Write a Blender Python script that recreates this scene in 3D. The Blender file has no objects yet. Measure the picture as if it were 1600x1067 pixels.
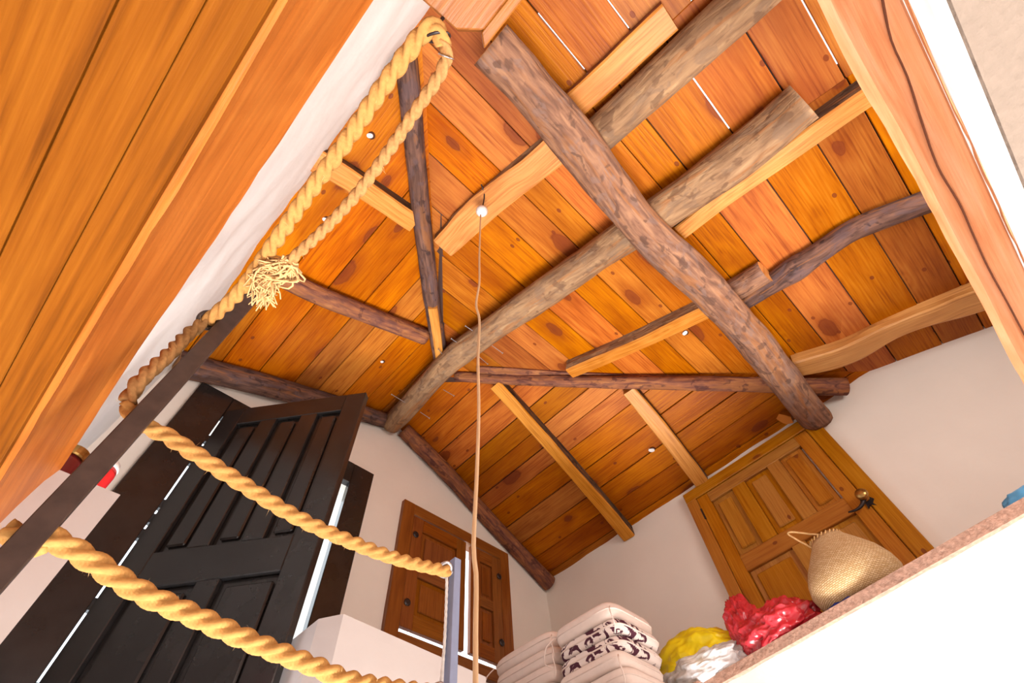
import bpy, bmesh, math, random
from mathutils import Vector, Matrix, noise
random.seed(7)
C = bpy.context.scene.collection
V = Vector
# ---------------------------------------------------------------- camera, world, light
Q = ((0.69139911, 0.71965953, -0.06369794),
     (0.63780685, -0.56658313, 0.52171446),
     (0.33936661, -0.4013399, -0.85073885))      # rows: camera axes in world space
FPX = 738.5
cd = bpy.data.cameras.new('camera'); cam = bpy.data.objects.new('camera', cd); C.objects.link(cam)
cd.sensor_width = 36; cd.lens = FPX / 1600 * 36; cd.clip_start = 0.01; cd.clip_end = 200
cam.matrix_world = Matrix([[Q[j][i] for j in range(3)] + [0] for i in range(3)] + [[0, 0, 0, 1]])
bpy.context.scene.camera = cam
w = bpy.data.worlds.new('world'); bpy.context.scene.world = w; w.use_nodes = True
bg = w.node_tree.nodes['Background']; bg.inputs[0].default_value = (0.86, 0.93, 1.0, 1); bg.inputs[1].default_value = 2.0
sc = bpy.context.scene
sc.view_settings.view_transform = 'Standard'; sc.view_settings.look = 'None'
sc.view_settings.exposure = 0.85; sc.view_settings.gamma = 1; sc.view_settings.use_curve_mapping = False
def area(name, loc, aim, sx, sy, power, col):
    l = bpy.data.lights.new(name, 'AREA'); l.shape = 'RECTANGLE'; l.size = sx; l.size_y = sy; l.energy = power; l.color = col
    o = bpy.data.objects.new(name, l); C.objects.link(o); o.location = loc
    o.rotation_euler = (V(aim) - V(loc)).to_track_quat('-Z', 'Y').to_euler(); return o
main = area('stairwell_light', (-0.75, 1.0, -2.9), (-0.6, 1.15, 1.0), 1.7, 1.9, 170, (1.0, 0.975, 0.95)); main.data.spread = math.radians(150)
area('left_wall_fill', (-0.5, 1.72, -0.9), (-0.4, -.3, 1.5), 1.0, .6, 4, (1.0, 0.97, 0.94))  # added unseen fill to brighten the left wall; no window stands there
area('loft_fill', (1.22, 1.0, 1.25), (-1.0, 1.1, 1.6), 1.0, .5, 12, (1.0, 0.97, 0.93))  # added unseen fill for the loft walls; the back wall has no window

area('doorway_light', (-1.62, .30, .06), (-1.5, .36, 1.5), .30, .36, 5, (0.85, 0.92, 1.0))

def ray(u, v):
    a, b = (u - 800) / FPX, -(v - 533.5) / FPX
    return V([Q[0][i] * a + Q[1][i] * b - Q[2][i] for i in range(3)])
def hit(u, v, n, d):
    r = ray(u, v); return r * (d / r.dot(V(n)))
def AX(u, v, x): return hit(u, v, (1, 0, 0), x)
def AY(u, v, y): return hit(u, v, (0, 1, 0), y)
def AZ(u, v, z): return hit(u, v, (0, 0, 1), z)
def R1(u, v, o=0): return hit(u, v, (0, .45, 1), 2.60 + .45 * 1.08 - o)      # slope down to the door wall
def R2(u, v, o=0): return hit(u, v, (.33, 0, 1), 2.0 + .33 * .25 - o)        # hip end
def R3(u, v, o=0): return hit(u, v, (0, -.385, 1), 2.60 - .385 * 1.08 - o)   # slope down to the left wall
def depth(p): return -(Q[2][0] * p[0] + Q[2][1] * p[1] + Q[2][2] * p[2])

# ---------------------------------------------------------------- materials
def mat(name, rough=0.6, spec=0.3):
    m = bpy.data.materials.new(name); m.use_nodes = True; nt = m.node_tree
    b = nt.nodes['Principled BSDF']; b.inputs['Roughness'].default_value = rough
    b.inputs['Specular IOR Level'].default_value = spec
    return m, nt, b
def N(nt, t, **kw):
    n = nt.nodes.new(t)
    for k, v in kw.items():
        if k.startswith('i_'): n.inputs[int(k[2:])].default_value = v
        else: setattr(n, k, v)
    return n
def ramp(nt, fac, stops):
    r = N(nt, 'ShaderNodeValToRGB'); e = r.color_ramp.elements
    while len(e) < len(stops): e.new(0.5)
    for el, (p, c) in zip(e, stops): el.position = p; el.color = (*c, 1) if len(c) == 3 else c
    nt.links.new(fac, r.inputs[0]); return r.outputs[0]
def mixc(nt, fac, a, b, mode='MIX'):
    m = N(nt, 'ShaderNodeMix', data_type='RGBA', blend_type=mode); L = nt.links
    for s, v in ((0, fac), (6, a), (7, b)):
        if hasattr(v, 'links') or hasattr(v, 'is_linked'): L.new(v, m.inputs[s])
        else: m.inputs[s].default_value = v if s == 0 else (*v, 1)
    return m.outputs[2]
def math_(nt, op, a, b=None, c=None):
    m = N(nt, 'ShaderNodeMath', operation=op)
    for i, v in enumerate((a, b, c)):
        if v is None: continue
        if hasattr(v, 'is_linked'): nt.links.new(v, m.inputs[i])
        else: m.inputs[i].default_value = v
    return m.outputs[0]
def bump(nt, b, h, dist, strength=1.0):
    n = N(nt, 'ShaderNodeBump'); n.inputs['Strength'].default_value = strength; n.inputs['Distance'].default_value = dist
    nt.links.new(h, n.inputs['Height']); nt.links.new(n.outputs[0], b.inputs['Normal'])
def coords(nt, kind, sc_, rnd=True):
    tc = N(nt, 'ShaderNodeTexCoord'); o = tc.outputs[kind]
    mp = N(nt, 'ShaderNodeMapping'); mp.inputs['Scale'].default_value = sc_
    nt.links.new(o, mp.inputs[0])
    if rnd:
        oi = N(nt, 'ShaderNodeObjectInfo'); s = math_(nt, 'MULTIPLY', oi.outputs['Random'], 37.0)
        cx = N(nt, 'ShaderNodeCombineXYZ')
        for i in range(3): nt.links.new(s, cx.inputs[i])
        a = N(nt, 'ShaderNodeVectorMath', operation='ADD'); nt.links.new(mp.outputs[0], a.inputs[0]); nt.links.new(cx.outputs[0], a.inputs[1])
        return a.outputs[0], oi.outputs['Random']
    return mp.outputs[0], None
def wood(name, base, dark, light, knots=True, rough=0.42, spec=0.35, var=0.35, knotcol=(0.16, 0.03, 0.008), kr=0.13, kscale=(1.7, 3.6), stain=0.25, kind='Object', bmp=0.0006):
    m, nt, b = mat(name, rough, spec); L = nt.links
    v, rnd = coords(nt, kind, (1, 1, 1))
    def sc2(s):
        mp = N(nt, 'ShaderNodeMapping'); mp.inputs['Scale'].default_value = s; L.new(v, mp.inputs[0]); return mp.outputs[0]
    # knots
    vo = N(nt, 'ShaderNodeTexVoronoi', voronoi_dimensions='2D'); vo.inputs['Scale'].default_value = 1; vo.inputs['Randomness'].default_value = 1
    L.new(sc2((kscale[0], kscale[1], 0)), vo.inputs['Vector'])
    wob = N(nt, 'ShaderNodeTexNoise'); wob.inputs['Scale'].default_value = 22; L.new(v, wob.inputs['Vector'])
    d = math_(nt, 'ADD', vo.outputs['Distance'], math_(nt, 'MULTIPLY', math_(nt, 'SUBTRACT', wob.outputs[0], 0.5), 0.06))
    near = math_(nt, 'POWER', 2.718, math_(nt, 'MULTIPLY', d, -7.0))
    # grain: stretched rings, bent round the knots
    g0 = N(nt, 'ShaderNodeTexNoise'); g0.inputs['Scale'].default_value = 1; g0.inputs['Detail'].default_value = 3; L.new(sc2((1.3, 8, 8)), g0.inputs['Vector'])
    ph = math_(nt, 'ADD', math_(nt, 'MULTIPLY', g0.outputs[0], 22), math_(nt, 'MULTIPLY', near, 12))
    ring = math_(nt, 'SINE', ph)
    g1 = N(nt, 'ShaderNodeTexNoise'); g1.inputs['Scale'].default_value = 1; g1.inputs['Detail'].default_value = 5; L.new(sc2((5, 130, 60)), g1.inputs['Vector'])
    f = math_(nt, 'ADD', math_(nt, 'MULTIPLY', ring, 0.055), math_(nt, 'MULTIPLY', g1.outputs[0], 0.9))
    col = ramp(nt, f, [(0.18, dark), (0.42, base), (0.72, light)])
    big = N(nt, 'ShaderNodeTexNoise'); big.inputs['Scale'].default_value = 1; big.inputs['Detail'].default_value = 4; L.new(sc2((3.2, 7, 5)), big.inputs['Vector'])
    st = ramp(nt, big.outputs[0], [(0.45, (0, 0, 0)), (0.75, (1, 1, 1))])
    col = mixc(nt, math_(nt, 'MULTIPLY', st, stain), col, dark)
    if var:
        hs = N(nt, 'ShaderNodeHueSaturation'); L.new(col, hs.inputs['Color'])
        L.new(math_(nt, 'ADD', 1 - var * .55, math_(nt, 'MULTIPLY', rnd, var)), hs.inputs['Value'])
        r2 = math_(nt, 'FRACT', math_(nt, 'MULTIPLY', rnd, 17.3))
        L.new(math_(nt, 'ADD', 0.494, math_(nt, 'MULTIPLY', r2, 0.011)), hs.inputs['Hue'])
        L.new(math_(nt, 'ADD', 0.96, math_(nt, 'MULTIPLY', math_(nt, 'FRACT', math_(nt, 'MULTIPLY', rnd, 7.7)), 0.12)), hs.inputs['Saturation'])
        col = hs.outputs[0]
    if knots:
        sel = N(nt, 'ShaderNodeSeparateColor'); L.new(vo.outputs['Color'], sel.inputs[0])
        has = math_(nt, 'GREATER_THAN', sel.outputs[0], 0.25)
        kk = math_(nt, 'ADD', kr * .35, math_(nt, 'MULTIPLY', sel.outputs[1], kr * .75))
        q = math_(nt, 'DIVIDE', d, kk)
        k = ramp(nt, q, [(0.0, (1, 1, 1)), (0.6, (0.8, 0.8, 0.8)), (0.72, (1, 1, 1)), (0.84, (0.15, 0.15, 0.15)), (1.0, (0, 0, 0))])
        halo = ramp(nt, math_(nt, 'MULTIPLY', q, 0.4), [(0.2, (.5, .5, .5)), (0.9, (0, 0, 0))])
        col = mixc(nt, math_(nt, 'MULTIPLY', halo, has), col, dark)
        col = mixc(nt, math_(nt, 'MULTIPLY', k, math_(nt, 'MULTIPLY', has, 0.85)), col, knotcol)
        v2 = N(nt, 'ShaderNodeTexVoronoi', voronoi_dimensions='2D'); v2.inputs['Scale'].default_value = 1; L.new(sc2((6, 9, 0)), v2.inputs['Vector'])
        s2 = N(nt, 'ShaderNodeSeparateColor'); L.new(v2.outputs['Color'], s2.inputs[0])
        pin = math_(nt, 'MULTIPLY', math_(nt, 'LESS_THAN', v2.outputs['Distance'], 0.075), math_(nt, 'GREATER_THAN', s2.outputs[0], 0.82))
        col = mixc(nt, math_(nt, 'MULTIPLY', pin, .8), col, knotcol)
    L.new(col, b.inputs['Base Color'])
    bump(nt, b, f, bmp * 8, 0.3)
    return m
M = {}
M['pine'] = wood('varnished_pine_boards', (0.42, 0.115, 0.010), (0.23, 0.045, 0.004), (0.53, 0.18, 0.020), var=0.42, kscale=(1.7,3.6), stain=.65, spec=.12, kr=.17)
M['cut'] = wood('sawn_timber', (0.54, 0.22, 0.05), (0.32, 0.11, 0.02), (0.66, 0.32, 0.09), knots=False, kind='UV', var=0.15, stain=.4)
M['beam'] = wood('varnished_header_beam', (0.42, 0.12, 0.018), (0.30, 0.075, 0.010), (0.50, 0.17, 0.03), kr=.06, var=0, kscale=(3, 9), stain=.3, rough=.45, spec=.15)
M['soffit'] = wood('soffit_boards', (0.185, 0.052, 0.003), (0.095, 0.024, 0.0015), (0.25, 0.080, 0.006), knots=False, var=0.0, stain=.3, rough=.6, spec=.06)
M['pink'] = wood('worn_pale_beam', (0.78, 0.33, 0.15), (0.60, 0.19, 0.07), (0.88, 0.45, 0.26), kr=.09, var=0, kscale=(2, 7), stain=.6, rough=.5, knotcol=(.3, .1, .06))
M['door'] = wood('oak_stained_door_wood', (0.40, 0.155, 0.02), (0.27, 0.08, 0.009), (0.50, 0.22, 0.035), kr=.05, var=0.12, kscale=(1, 3), rough=.35)
M['shutter'] = wood('dark_shutter_wood', (0.24, 0.075, 0.012), (0.15, 0.038, 0.006), (0.31, 0.11, 0.02), knots=False, var=0.1)
M['post'] = wood('oiled_post_wood', (0.28, 0.085, 0.010), (0.17, 0.045, 0.005), (0.36, 0.125, 0.018), kr=.08, var=.1, kscale=(3, 8))

def bark(name, cols, patch, pscale=(10, 17), amt=.5, streak=(0.42, 0.16, 0.05), val=.72):
    m, nt, b = mat(name, 0.75, 0.15); L = nt.links
    v, rnd = coords(nt, 'UV', (1, 1, 1))
    def nz(s, d=4, dist=0):
        mp = N(nt, 'ShaderNodeMapping'); mp.inputs['Scale'].default_value = s; L.new(v, mp.inputs[0])
        n = N(nt, 'ShaderNodeTexNoise'); n.inputs['Scale'].default_value = 1; n.inputs['Detail'].default_value = d; n.inputs['Distortion'].default_value = dist
        L.new(mp.outputs[0], n.inputs['Vector']); return n.outputs[0]
    a = nz((9, 38, 1), 6, .8); c2 = nz((4, 70, 1), 5, .3); c3 = nz((pscale[0], pscale[1], 1), 4, 1.2)
    f = math_(nt, 'ADD', math_(nt, 'MULTIPLY', a, 0.6), math_(nt, 'MULTIPLY', c2, 0.4))
    col = ramp(nt, f, [(0.32, cols[0]), (0.46, cols[1]), (0.56, cols[2]), (0.70, cols[3])])
    col = mixc(nt, math_(nt, 'MULTIPLY', ramp(nt, c3, [(0.52, (0, 0, 0)), (0.60, (1, 1, 1))]), amt), col, patch)
    c4 = nz((2.2, 20, 1), 5, 1.5); c5 = nz((16, 22, 1), 3, .5)
    col = mixc(nt, math_(nt, 'MULTIPLY', ramp(nt, c4, [(0.54, (0, 0, 0)), (0.62, (1, 1, 1))]), .6), col, streak)
    col = mixc(nt, math_(nt, 'MULTIPLY', ramp(nt, c5, [(0.58, (0, 0, 0)), (0.64, (1, 1, 1))]), .7), col, cols[0])
    hv = N(nt, 'ShaderNodeHueSaturation'); hv.inputs['Value'].default_value = val; L.new(col, hv.inputs['Color']); col = hv.outputs[0]
    L.new(col, b.inputs['Base Color']); bump(nt, b, math_(nt, 'ADD', f, math_(nt, 'MULTIPLY', c3, .6)), 0.012, 0.8)
    return m
M['log'] = bark('peeled_log_bark', ((0.13, 0.065, 0.045), (0.27, 0.13, 0.08), (0.40, 0.20, 0.115), (0.56, 0.29, 0.15)), (0.28, 0.18, 0.15))
M['greylog'] = bark('weathered_log', ((0.19, 0.10, 0.055), (0.34, 0.19, 0.10), (0.43, 0.25, 0.13), (0.56, 0.35, 0.18)), (0.27, 0.17, 0.11), amt=.6)
M['redlog'] = bark('red_brown_log', ((0.10, 0.035, 0.03), (0.27, 0.10, 0.06), (0.42, 0.16, 0.07), (0.60, 0.27, 0.10)), (0.16, 0.07, 0.06))
M['darklog'] = bark('dark_log', ((0.05, 0.03, 0.03), (0.14, 0.07, 0.05), (0.22, 0.11, 0.08), (0.34, 0.17, 0.10)), (0.15, 0.10, 0.11))
M['edge'] = bark('bark_edge', ((0.04, 0.025, 0.02), (0.11, 0.06, 0.04), (0.17, 0.09, 0.05), (0.26, 0.14, 0.07)), (0.13, 0.10, 0.06))

def plain(name, col, rough=.5, spec=.3, metal=0, nscale=0, namt=.15, bmp=0, kind='Object', col2=None):
    m, nt, b = mat(name, rough, spec); b.inputs['Metallic'].default_value = metal
    v, _ = coords(nt, kind, (1, 1, 1), False)
    n = N(nt, 'ShaderNodeTexNoise'); n.inputs['Scale'].default_value = nscale or 8; n.inputs['Detail'].default_value = 5; nt.links.new(v, n.inputs['Vector'])
    c2 = col2 or tuple(x * (1 - namt) for x in col)
    nt.links.new(ramp(nt, n.outputs[0], [(0.35, c2), (0.65, col)]), b.inputs['Base Color'])
    if bmp: bump(nt, b, n.outputs[0], bmp, .6)
    return m
M['plaster'] = plain('white_plaster', (0.86, 0.80, 0.72), .9, .1, nscale=5, namt=.03, bmp=.008)
M['plaster3'] = plain('shaded_white_plaster', (0.52, 0.45, 0.42), .9, .1, nscale=5, namt=.03, bmp=.006)  # white plaster darkened; shade on the stub faces is put into the colour
M['plaster2'] = plain('bright_plaster', (0.86, 0.84, 0.82), .85, .1, nscale=9, namt=.03, bmp=.006)
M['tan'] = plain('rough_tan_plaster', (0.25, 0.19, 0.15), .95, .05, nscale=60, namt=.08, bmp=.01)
M['nosing'] = plain('worn_clay_edge', (0.50, 0.30, 0.22), .8, .15, nscale=70, namt=.3, bmp=.008)
M['black'] = plain('black_lacquer', (0.022, 0.019, 0.018), .22, .5, nscale=14, namt=.3)
M['iron'] = plain('brown_painted_iron', (0.062, 0.036, 0.028), .45, .4, nscale=40, namt=.35)
M['blueiron'] = plain('blue_grey_painted_iron', (0.22, 0.24, 0.34), .4, .4, nscale=30, namt=.1)
M['steel'] = plain('galvanised_steel', (0.5, 0.5, 0.52), .35, .5, metal=.9, nscale=40)
M['darkiron'] = plain('dark_wrought_iron', (0.04, 0.03, 0.03), .4, .5, metal=.5, nscale=50)
M['brass'] = plain('aged_brass', (0.55, 0.33, 0.10), .3, .5, metal=.9, nscale=60, namt=.5)
M['rope'] = plain('manila_rope', (0.52, 0.255, 0.075), .8, .1, nscale=120, namt=.22, bmp=.002)
M['ropedark'] = plain('shade_toned_rope', (0.46, 0.235, 0.085), .85, .1, nscale=120, namt=.3, bmp=.002)  # rope colour darkened; shade of the length along the post is put in
M['fray'] = plain('frayed_rope_fibre', (0.74, 0.46, 0.20), .9, .1, nscale=60, namt=.25)
M['cord'] = plain('beige_flex', (0.62, 0.40, 0.22), .45, .3, nscale=10, namt=.05)
M['whiteplastic'] = plain('white_plastic', (0.82, 0.78, 0.76), .35, .5, nscale=10, namt=.02)
M['braid'] = plain('white_braided_cord', (0.75, 0.70, 0.66), .8, .1, nscale=100, namt=.2)
M['canvas'] = plain('cream_canvas', (0.80, 0.66, 0.58), .9, .05, nscale=30, namt=.06, bmp=.002)
M['canvasdark'] = plain('beige_canvas_side', (0.60, 0.42, 0.32), .9, .05, nscale=30, namt=.1)
M['red'] = plain('red_plastic', (0.75, 0.03, 0.035), .25, .5, nscale=9, namt=.1)
M['darkred'] = plain('dark_red_plastic', (0.16, 0.012, 0.015), .3, .5, nscale=9)
M['blue'] = plain('dark_blue_cloth', (0.03, 0.045, 0.25), .6, .2, nscale=20, namt=.3)
M['cyan'] = plain('light_blue_plastic', (0.12, 0.45, 0.80), .3, .4, nscale=12, namt=.1)
M['yellow'] = plain('yellow_plastic_bag', (0.92, 0.74, 0.015), .28, .5, nscale=12, namt=.2, bmp=.01)
M['hole'] = plain('dark_knot', (0.08, 0.025, 0.012), .7, .1, nscale=20)
M['tile'] = plain('stair_floor_tile', (0.70, 0.66, 0.60), .6, .2, nscale=3, namt=.1)
def floral():
    m, nt, b = mat('floral_canvas', .9, .05); v, _ = coords(nt, 'Object', (1, 1, 1), False)
    n = N(nt, 'ShaderNodeTexNoise'); n.inputs['Scale'].default_value = 19; n.inputs['Detail'].default_value = 2; n.inputs['Distortion'].default_value = 1.5
    nt.links.new(v, n.inputs['Vector'])
    nt.links.new(ramp(nt, n.outputs[0], [(0.55, (0.80, 0.68, 0.62)), (0.575, (0.09, 0.03, 0.045))]), b.inputs['Base Color']); return m
M['floral'] = floral()
def bagmat(name, col, alpha, rough=.18):
    m, nt, b = mat(name, rough, .6); v, _ = coords(nt, 'Object', (1, 1, 1), False)
    n = N(nt, 'ShaderNodeTexNoise'); n.inputs['Scale'].default_value = 16; n.inputs['Detail'].default_value = 4; n.inputs['Distortion'].default_value = 1.0
    nt.links.new(v, n.inputs['Vector'])
    nt.links.new(ramp(nt, n.outputs[0], [(0.35, tuple(x * .6 for x in col)), (0.6, col)]), b.inputs['Base Color'])
    b.inputs['Alpha'].default_value = alpha; bump(nt, b, n.outputs[0], .008, .7); return m
M['redbag'] = bagmat('glossy_red_plastic_bag', (0.62, 0.03, 0.045), 1)
M['clearbag'] = bagmat('clear_plastic_bag', (0.96, 0.95, 0.98), .8, .3)
def straw():
    m, nt, b = mat('woven_straw', .75, .15); L = nt.links
    tc = N(nt, 'ShaderNodeTexCoord')
    br = N(nt, 'ShaderNodeTexBrick'); br.inputs['Scale'].default_value = 1; br.inputs['Brick Width'].default_value = .012; br.inputs['Row Height'].default_value = .0055
    br.inputs['Mortar Size'].default_value = .0009; br.inputs['Color1'].default_value = (0.72, 0.53, 0.31, 1); br.inputs['Color2'].default_value = (0.58, 0.38, 0.18, 1); br.inputs['Mortar'].default_value = (0.34, 0.19, 0.08, 1)
    L.new(tc.outputs['UV'], br.inputs['Vector'])
    L.new(br.outputs['Color'], b.inputs['Base Color']); bump(nt, b, math_(nt, 'SUBTRACT', 1.0, br.outputs['Fac']), .003, .8); return m
M['straw'] = straw()

# ---------------------------------------------------------------- building helpers
WM = {}
def link(o, parent=None, world=None):
    C.objects.link(o); world = world or Matrix.Identity(4)
    if parent is not None:
        o.parent = parent; o.matrix_parent_inverse = Matrix.Identity(4)
        o.matrix_basis = WM[parent.name].inverted() @ world
    else: o.matrix_basis = world
    WM[o.name] = world.copy(); return o
def mk(name, verts, faces, mats, parent=None, smooth=False, uvs=None, mi=None, world=None):
    """vertices in world space unless a world matrix is given; origin moved to the lowest middle point"""
    me = bpy.data.meshes.new(name)
    if world is None and verts:
        xs = [p[0] for p in verts]; ys = [p[1] for p in verts]; zs = [p[2] for p in verts]
        c = V(((min(xs) + max(xs)) / 2, (min(ys) + max(ys)) / 2, min(zs))); verts = [V(p) - c for p in verts]; world = Matrix.Translation(c)
    me.from_pydata([tuple(p) for p in verts], [], faces)
    for m in (mats if isinstance(mats, (list, tuple)) else [mats]): me.materials.append(m)
    if mi: me.polygons.foreach_set('material_index', mi)
    if smooth: me.polygons.foreach_set('use_smooth', [True] * len(me.polygons))
    if uvs:
        ul = me.uv_layers.new(name='UVMap'); flat = []
        for f in uvs:
            for a in f: flat += [a[0], a[1]]
        ul.data.foreach_set('uv', flat)
    me.update()
    o = bpy.data.objects.new(name, me); return link(o, parent, world)
def tag(o, label=None, cat=None, group=None, kind=None):
    for k, v in (('label', label), ('category', cat), ('group', group), ('kind', kind)):
        if v: o[k] = v
    return o
def thing(name, label, cat, loc, group=None, kind=None):
    o = bpy.data.objects.new(name, None); o.empty_display_size = .1
    link(o, None, Matrix.Translation(V(loc))); return tag(o, label, cat, group, kind)
def merge(parts):
    vs, fs = [], []
    for v, f in parts:
        k = len(vs); vs += list(v); fs += [tuple(i + k for i in q) for q in f]
    return vs, fs
def boxvf(x0, x1, y0, y1, z0, z1):
    v = [(x, y, z) for z in (z0, z1) for y in (y0, y1) for x in (x0, x1)]
    return v, [(0, 2, 3, 1), (4, 5, 7, 6), (0, 1, 5, 4), (2, 6, 7, 3), (0, 4, 6, 2), (1, 3, 7, 5)]
def bevel(o, wdt, seg=2):
    m = o.modifiers.new('bevel', 'BEVEL'); m.width = wdt; m.segments = seg; m.limit_method = 'ANGLE'; return o
def board(name, p0, ax, ay, dims, m, parent=None, bev=.002, quad=None):
    """box with local x along the grain; p0 = corner, ax/ay unit axes, dims = (lx, ly, lz)"""
    ax = V(ax).normalized(); ay = V(ay); ay = (ay - ax * ay.dot(ax)).normalized(); az = ax.cross(ay)
    W = Matrix([[ax[i], ay[i], az[i], p0[i]] for i in range(3)] + [[0, 0, 0, 1]])
    v, f = boxvf(0, dims[0], 0, dims[1], 0, dims[2])
    if quad: # four local xy corners replace the rectangle
        v = [(quad[k][0], quad[k][1], z) for z in (0, dims[2]) for k in (0, 1, 3, 2)]
    o = mk(name, v, f, m, parent, world=W)
    if bev: bevel(o, bev, 1)
    return o
def prism(name, poly, z0, z1, m, parent=None):
    n = len(poly); v = [(x, y, z0) for x, y in poly] + [(x, y, z1) for x, y in poly]
    f = [tuple(range(n))[::-1], tuple(range(n, 2 * n))] + [(i, (i + 1) % n, (i + 1) % n + n, i + n) for i in range(n)]
    o = mk(name, v, f, m, parent)
    return o
def resample(pts, step):
    pts = [V(p) for p in pts]
    if len(pts) == 2: dense = [pts[0].lerp(pts[1], i / 40) for i in range(41)]
    else:
        e = [pts[0] * 2 - pts[1]] + pts + [pts[-1] * 2 - pts[-2]]; dense = []
        for k in range(1, len(e) - 2):
            a, b, c, d = e[k - 1:k + 3]
            for i in range(24):
                t = i / 24
                dense.append(0.5 * ((2 * b) + (c - a) * t + (2 * a - 5 * b + 4 * c - d) * t * t + (3 * b - a - 3 * c + d) * t ** 3))
        dense.append(pts[-1])
    out = [dense[0]]; acc = 0; L = sum((dense[i + 1] - dense[i]).length for i in range(len(dense) - 1))
    n = max(2, int(L / step)); st = L / n; need = st
    for i in range(len(dense) - 1):
        a, b = dense[i], dense[i + 1]; l = (b - a).length
        while acc + l >= need - 1e-9 and len(out) <= n:
            out.append(a.lerp(b, (need - acc) / l)); need += st
        acc += l
    return out, L
def sweepvf(pts, prof, step=.03, up=(0, 0, 1), transport=False, caps=True, endmat=None, m_of=None):
    """prof(u, L) -> list of (s, n) points round the section"""
    P, L = resample(pts, step); n = len(P); vs = []; us = []; S = None; acc = 0; rows = []
    for i, p in enumerate(P):
        T = (P[min(i + 1, n - 1)] - P[max(i - 1, 0)]).normalized()
        if transport and S is not None: S = (S - T * S.dot(T)).normalized()
        else:
            S = T.cross(V(up))
            if S.length < 1e-4: S = T.cross(V((1, 0, 0)))
            S.normalize()
        Nn = S.cross(T)
        if i: acc += (P[i] - P[i - 1]).length
        pr = prof(acc, L); k = len(pr); rows.append(acc)
        vs += [p + S * a + Nn * b for a, b in pr]
        c = [0]
        for j in range(k): c.append(c[-1] + math.hypot(pr[(j + 1) % k][0] - pr[j][0], pr[(j + 1) % k][1] - pr[j][1]))
        us.append(c)
    fs, uv, mi = [], [], []
    for i in range(n - 1):
        for j in range(k):
            a, b = i * k + j, i * k + (j + 1) % k
            fs.append((a, a + k, b + k, b)); uv.append([(rows[i], us[i][j]), (rows[i + 1], us[i + 1][j]), (rows[i + 1], us[i + 1][j + 1]), (rows[i], us[i][j + 1])])
            mi.append(m_of(j, k) if m_of else 0)
    if caps:
        for base, rev in ((0, False), ((n - 1) * k, True)):
            f = [base + j for j in range(k)]; 
            if rev: f = f[::-1]
            q = [vs[x] for x in f]; c0 = q[0]
            fs.append(tuple(f)); uv.append([((x - c0).dot(V((.3, .3, 1))), (x - c0).length) for x in q]); mi.append(endmat if endmat is not None else 0)
    return vs, fs, uv, mi
def logprof(r, seed, amp=.12, flat=None, taper=0, k=18, low=3.0, knob=None):
    def f(u, L):
        out = []
        rr = r * (1 + taper * (u / L - .5))
        if knob:
            for (ku, ka, kw) in knob: rr *= 1 + ka * math.exp(-((u / L - ku) / kw) ** 2)
        for j in range(k):
            a = -2 * math.pi * j / k
            d = noise.noise(V((math.cos(a) * 1.3, math.sin(a) * 1.3, u * low)) + V((seed, seed * 2.1, 0))) * amp * 1.6 \
                + noise.noise(V((math.cos(a) * 3.5, math.sin(a) * 3.5, u * 11)) + V((seed, 9, 1))) * amp * .45
            x, y = math.cos(a) * rr * (1 + d), math.sin(a) * rr * (1 + d)
            if flat is not None: y = min(y, flat * rr)
            out.append((x, y))
        return out
    return f
def rectprof(wd, h, seed, wav=.004, wane=None, bulge=None):
    """squared timber; wane chamfers the s>0 side (bark side)"""
    base = [(-.5, .5), (-.5, .0), (-.5, -.44), (-.44, -.5), (0, -.5), (.42, -.5), (.5, -.40), (.5, 0), (.5, .5), (0, .5)]
    base = base[::-1]
    def f(u, L):
        out = []
        for j, (a, b) in enumerate(base):
            d1 = noise.noise(V((seed + j * .15, u * 2.5, 0))) * wav * 2.2 + noise.noise(V((seed, u * 9, j))) * wav * .5
            w2 = wd * (1 + (bulge(u / L) if bulge else 0)) if a < 0 else wd
            x = a * w2; y = b * h
            if a > .3 and b < .3: x += d1 * 1.6; y += abs(d1) * .5
            elif a < -.3 and b < .3: x += d1 * .7
            out.append((x, y))
        return out
    return f
def bar_m(j, k): # faces of the reversed base list: bark on the s>0 side
    return 1 if j in (1, 2) else 0
def pathpts(px, plane, off): return [plane(u, v, off) for u, v in px]

def tubevf(pts, r, k=8, step=.02, caps=True, r1=None):
    def pr(u, L):
        rr = r if r1 is None else r + (r1 - r) * u / L
        return [(math.cos(-2 * math.pi * j / k) * rr, math.sin(-2 * math.pi * j / k) * rr) for j in range(k)]
    v, f, u_, m_ = sweepvf(pts, pr, step, transport=True, caps=caps); return v, f
def tube(name, pts, r, m, parent=None, k=8, step=.02, r1=None):
    v, f = tubevf(pts, r, k, step, r1=r1); return mk(name, v, f, m, parent, smooth=True)
def torusvf(c, nrm, R, r, a0=0, a1=2 * math.pi, n=22):
    nrm = V(nrm).normalized(); a = nrm.orthogonal().normalized(); b = nrm.cross(a)
    pts = [V(c) + a * R * math.cos(a0 + (a1 - a0) * i / n) + b * R * math.sin(a0 + (a1 - a0) * i / n) for i in range(n + 1)]
    return tubevf(pts, r, 8, .004)
def lathevf(prof, c, k=24, wob=None, axis=None):
    vs, fs = [], []
    for i, (r, z) in enumerate(prof):
        for j in range(k):
            a = 2 * math.pi * j / k; q = r * (1 + (wob(a, z) if wob else 0)); vs.append(V((math.cos(a) * q, math.sin(a) * q, z)))
    if axis is not None:
        R = V((0, 0, 1)).rotation_difference(V(axis).normalized()); vs = [R @ x for x in vs]
    vs = [x + V(c) for x in vs]
    for i in range(len(prof) - 1):
        for j in range(k): fs.append((i * k + j, i * k + (j + 1) % k, (i + 1) * k + (j + 1) % k, (i + 1) * k + j))
    fs.append(tuple(range(k))[::-1]); fs.append(tuple((len(prof) - 1) * k + j for j in range(k)))
    return vs, fs

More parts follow.
